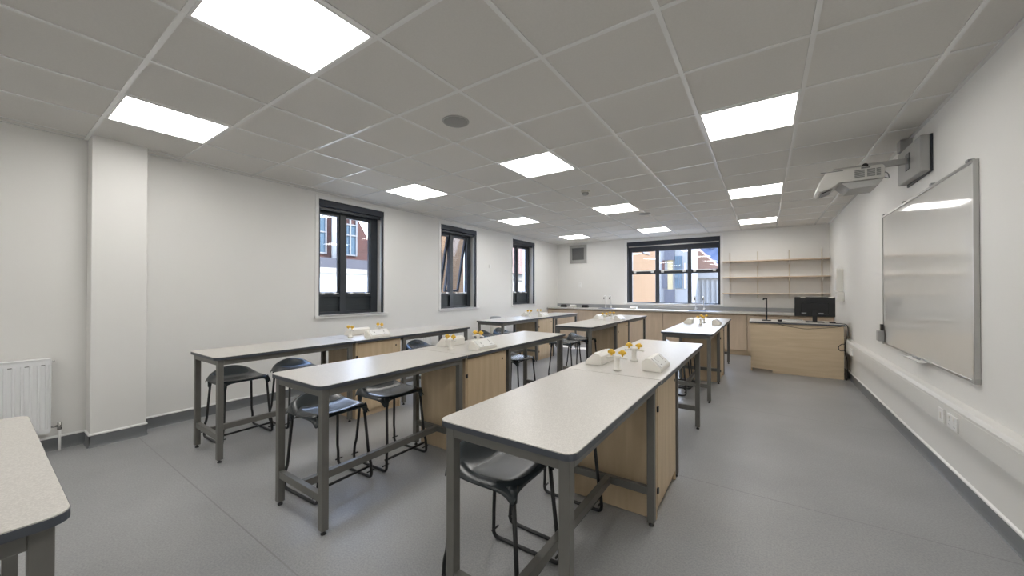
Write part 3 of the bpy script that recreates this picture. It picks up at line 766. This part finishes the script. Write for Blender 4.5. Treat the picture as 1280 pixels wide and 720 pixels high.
# projector, arm and wall box
t = thing('projector_wall_mount', 'boxy grey projector wall mount with a horizontal arm above the whiteboard', 'projector mount', (XR, 4.215, 2.29))
bm = B(); P = [(-.275, -.140), (.275, -.122), (.275, .146), (-.275, .132)]
prism(bm, [(y, z) for y, z in P], 'x', -.066, -.013, .006); obj('cover', bm, M['projd'], t)
obj('shadow_gap_plate', box(B(), -.0125, -.001, -.280, .270, -.143, .130, .001), M['dframe'], t)  # dark sheet standing in for the shadow gap between cover and wall
bm = B(); box(bm, -.074, -.0665, -.05, .04, -.055, .075, .002); obj('arm_slot', bm, M['vent'], t)
bm = B(); box(bm, -.33, -.0745, -.02, .02, -.004, .040, .003); box(bm, -.52, -.3305, -.017, .017, .006, .034, .003); obj('arm', bm, M['projd'], t)
bm = B(); box(bm, -.54, -.37, -.06, .08, -.005, .0055, .002); obj('mounting_plate', bm, M['projd'], t)
bm = B(); tube(bm, [(-.325, -.05, .018), (-.325, -.0205, .018)], .020, 14); obj('knob', bm, M['blackp'], t)
t = thing('projector', 'pale grey short throw projector hanging from its arm above the whiteboard', 'projector', (.605, 4.13, 2.284), None)
# local: x from -0.23 (lens) to 0.19
body = [(-.165, -.002), (.175, -.002), (.190, -.018), (.190, -.112), (-.085, -.112), (-.125, -.145), (-.205, -.175), (-.228, -.150), (-.205, -.075)]
obj('body', prism(B(), body, 'y', -.055, .255, .008), M['proj'], t)
low = [(-.075, -.1125), (.185, -.1125), (.15, -.168), (-.02, -.172)]
obj('lower_housing', prism(B(), low, 'y', -.04, .235, .004), M['projd'], t)
bm = B(); prism(bm, [(-.088, -.113), (-.122, -.147), (-.175, -.168), (-.16, -.16), (-.12, -.136)], 'y', -.0555, -.054); 
obj('lens_window', prism(B(), [(-.126, -.1465), (-.196, -.1725), (-.192, -.178), (-.122, -.152)], 'y', .0, .20), M['blackp'], t)
bm = B(); box(bm, -.205, -.06, -.0565, -.0545, -.018, -.010); obj('seam', bm, M['vent'], t)
for (a, b) in ((.010, .070), (.085, .132), (.140, .165)):
    bm = B()
    for k in range(6): box(bm, a, b, -.0585, -.0545, -.088+k*.0105, -.082+k*.0105)
    obj('vent_grille', bm, M['vent'], t)
obj('badge', box(B(), .05, .105, -.0565, -.0545, -.020, -.008), M['vent'], t)
cable([(.798, 4.20, 2.25), (.83, 4.18, 2.23), (.83, 4.13, 2.17), (.798, 4.11, 2.18)], .004, M['greyp'], 'short grey cable looping out of the wall end of the projector', .02)
tag(obj('cable_duct', box(B(), XR-.075, XR-.001, 4.38, 4.47, 2.44, ZC-.004, .003), M['ventf']), 'short grey cable duct running from the projector mount up to the ceiling', 'duct')

# ------------------------------------------------------------------ left wall: radiators, bin
def radiator(y0, y1, z0, z1, lab, first=[None]):
    t = thing('radiator', lab, 'radiator', (XL, (y0+y1)/2, z0), 'white panel radiators')
    h = (y1-y0)/2; H = z1-z0
    # front panel with pressed vertical channels
    bm = B(); n = int((y1-y0)/.0375); prof = [(-h, .100)]
    for k in range(n):
        yc = -h+(k+.5)*(2*h)/n; ww = h/n
        prof += [(yc-ww*.45, .100), (yc-ww*.25, .108), (yc+ww*.25, .108), (yc+ww*.45, .100)]
    prof += [(h, .100)]
    poly = [(x, y) for y, x in prof] + [(.088, h), (.088, -h)]
    prism(bm, poly, 'z', .035, H-.045)
    box(bm, .090, .1005, -h, h, H-.045, H-.012); box(bm, .090, .1005, -h, h, .0, .035)
    obj('front_panel', bm, M['rad'], t)
    obj('rear_panel', box(B(), .035, .045, -h, h, 0, H-.012, .002), M['rad'], t)
    bm = B(); box(bm, .030, .104, -h-.002, h+.002, H-.0115, H, .003); obj('top_grille', bm, M['rad'], t)
    for s in (-1, 1): obj('side_panel', box(B(), .032, .102, min(s*(h+.004), s*(h-.004)), max(s*(h+.004), s*(h-.004)), .02, H-.012, .002), M['rad'], t)
    bm = B()
    for k in range(n//2): box(bm, .1006, .1014, -h+.03+k*(4*h/n), -h+.055+k*(4*h/n), H-.052, H-.046)
    obj('slot', bm, M['vent'], t)
    bm = B()
    for s in (-.6, .6): box(bm, .001, .0345, s*h-.02, s*h+.02, .05, H-.10, .001)
    obj('wall_bracket', bm, M['rad'], t)
    bm = B(); tube(bm, [(.067, h+.004, .035), (.067, h+.045, .035)], .008, 10); tube(bm, [(.067, h+.050, .005), (.067, h+.050, .062)], .013, 12)
    obj('valve', bm, M['chrome'], t)
    bm = B(); tube(bm, [(.067, h+.050, -z0+.001), (.067, h+.050, .0045)], .008, 10); obj('pipe', bm, M['white'], t)
    bm = B(); tube(bm, [(.067, h+.004, H-.03), (.067, h+.022, H-.03)], .007, 10); obj('bleed_valve', bm, M['chrome'], t)
radiator(-.95, .36, .165, .745, 'white panel radiator at the left edge of the picture beside the wall pillar')
radiator(3.0, 4.36, .12, .60, 'white panel radiator behind the left row, between the nearest and middle windows')
radiator(6.30, 7.60, .12, .60, 'white panel radiator low on the left wall below the farthest window')
t = thing('waste_bin', 'tall round cream bin with grey lid against the left wall beyond the middle window', 'bin', (-4.47, 5.97, 0))
obj('body', lathe(B(), [(.095, 0.001), (.105, .01), (.115, .70), (.112, .70)], (0, 0, 0), 24), M['cream'], t)
obj('lid', lathe(B(), [(.118, .7005), (.120, .72), (.10, .755), (.04, .765)], (0, 0, 0), 24), M['greyp'], t)
t = thing('wall_switch', 'small white wall switch on the left wall between the middle and farthest windows', 'switch', (XL, 6.08, 1.78))
obj('plate', box(B(), 0, .012, -.035, .035, -.035, .035, .003), M['white'], t); obj('rocker', box(B(), .0121, .018, -.012, .012, -.02, .02, .002), M['white'], t)

# ------------------------------------------------------------------ outside
g = struct('ground', box(B(), -60, 60, 9.6, 80, -4.2, -4.0), M['tarmac'])
g = struct('ground', box(B(), -60, XL-WT-.01, -30, 9.6, -4.2, -4.0), M['tarmac'])
# low white rendered building opposite the left windows
t = thing('rendered_building', 'low white rendered building with cream coping outside the left windows', 'building', (-10, 6, -4))
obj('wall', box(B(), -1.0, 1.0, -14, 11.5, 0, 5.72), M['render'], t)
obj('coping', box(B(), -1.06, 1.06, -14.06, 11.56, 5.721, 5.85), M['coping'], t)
# red brick building behind it
t = thing('brick_building', 'red gabled brick building with pale window frames outside the nearest left window', 'building', (-13, 0, -4))
P = [(-14, 0), (9.3, 0), (9.3, 6.7), (7.0, 10.4), (2.5, 13.0), (-8, 13.0), (-14, 9.0)]
obj('wall', prism(B(), P, 'x', -4, 0), M['redb'], t)
for a, b in ((4.6, 5.4), (6.2, 7.2), (7.85, 8.40)):
    bm = B()
    for y in (a, (a+b)/2-.03, b-.05): box(bm, .001, .06, y, y+.05, 6.6, 9.0 if a < 7.5 else 8.1)
    for z in (6.6, 7.35, 7.75 if a > 7.5 else 8.93): box(bm, .001, .05, a+.05, b-.05, z, z+.05)
    f = obj('window_frame', bm, M['stone'], t)
    obj('window_glass', box(B(), .001, .02, a+.05, b-.05, 6.65, 8.93 if a < 7.5 else 7.75), M['oglass'], f)
bm = B(); tube(bm, [(.14, 7.44, 5.9), (.14, 7.44, 10.2)], .10, 10); obj('downpipe', bm, M['render'], t)
obj('lead_flashing', box(B(), .001, .25, -4, 9.2, 5.6, 6.45), M['gpan'], t)
# tan brick building opposite the middle window
t = thing('tan_building', 'tan brick building outside the middle left window', 'building', (-8.3, 9.3, -4))
obj('wall', box(B(), -.6, .6, -1.9, 1.6, 0, 9.4), M['tan'], t)
obj('wall_lamp', box(B(), .601, .70, -1.05, -.85, 7.0, 7.15, .01), M['white'], t)
# pitched-roof house beyond the farthest window
t = thing('distant_house', 'pale house with dark pitched roof seen through the farthest left window', 'building', (-14, 20, -4))
obj('wall', box(B(), -2.5, 2.5, -4, 5, 0, 6.2), M['render'], t)
obj('roof', prism(B(), [(-3.0, 6.21), (3.0, 6.21), (0, 8.6)], 'y', -4.3, 5.3), M['terra'], t)
# tan brick wing right next to the back window
t = thing('brick_wing', 'tan brick wing close outside the left part of the back window', 'building', (-5.4, 12.6, -4))
obj('wall', box(B(), -.6, 2.0, -2.0, 2.0, 0, 10.0), M['tan'], t)
obj('eaves_vent', box(B(), 2.001, 2.03, .2, 1.1, 6.55, 6.63), M['gpan'], t)
# modern building in the middle of the back window
t = thing('modern_building', 'modern white building with grey and yellow panels and glazing outside the back window', 'building', (-3.9, 21, -4))
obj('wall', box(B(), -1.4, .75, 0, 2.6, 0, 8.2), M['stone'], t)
obj('grey_panel', box(B(), -.50, .0, -.12, -.001, 6.9, 8.2), M['gpan'], t); obj('grey_panel', box(B(), -.50, .0, -.12, -.001, 4.3, 5.35), M['gpan'], t)
obj('yellow_panel', box(B(), -.35, -.1, -.06, -.001, 5.351, 6.899), M['ypan'], t)
obj('grey_panel', box(B(), -.62, -.36, -.06, -.001, 5.4, 6.2), M['gpan'], t)
obj('brick_panel', box(B(), -.62, -.51, -.06, -.001, 6.25, 6.9), M['redb'], t)
bm = B(); box(bm, .01, .36, -.05, -.001, 5.4, 7.1); f = obj('glazing', bm, M['oglass'], t)
bm = B()
for x in (.01, .12, .24, .35): box(bm, x, x+.012, -.07, -.0505, 5.4, 7.1)
for z in (5.9, 6.5): box(bm, .01, .36, -.07, -.0505, z, z+.03)
obj('glazing_bar', bm, M['gpan'], f)
obj('downpipe', box(B(), .46, .52, -.08, -.001, 5.4, 6.7), M['greyp'], t)
# white pilastered facade and its clay roof
t = thing('pilastered_building', 'white building with pilasters and clay roof outside the right of the back window', 'building', (-2.3, 24, -4))
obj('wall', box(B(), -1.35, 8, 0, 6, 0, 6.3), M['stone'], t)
for k in range(12): obj('pilaster', box(B(), -1.2+k*.25, -1.2+k*.25+.10, -.10, -.001, 3.8, 5.9), M['stone'], t)
obj('cornice', box(B(), -1.4, 8, -.2, -.001, 6.0, 6.3), M['stone'], t)
obj('roof', prism(B(), [(-1.5, 6.31), (.45, 6.31), (-1.5, 8.3)], 'y', .2, 5), M['terra'], t)
t = thing('slate_roofed_building', 'far building with a long blue slate roof and chimneys seen through the back window', 'building', (-5, 44, -4))
obj('wall', box(B(), -4, 12, 1, 8, 0, 7.5), M['stone'], t)
obj('roof', prism(B(), [(.5, 7.51), (8.5, 7.51), (4.5, 10.3)], 'x', -4.2, 12), M['slate'], t)
for x in (-1.6, -.2, 1.2, 2.3): obj('chimney', box(B(), x, x+.4, 4.0, 4.8, 9.9, 10.8), M['slate'], t)
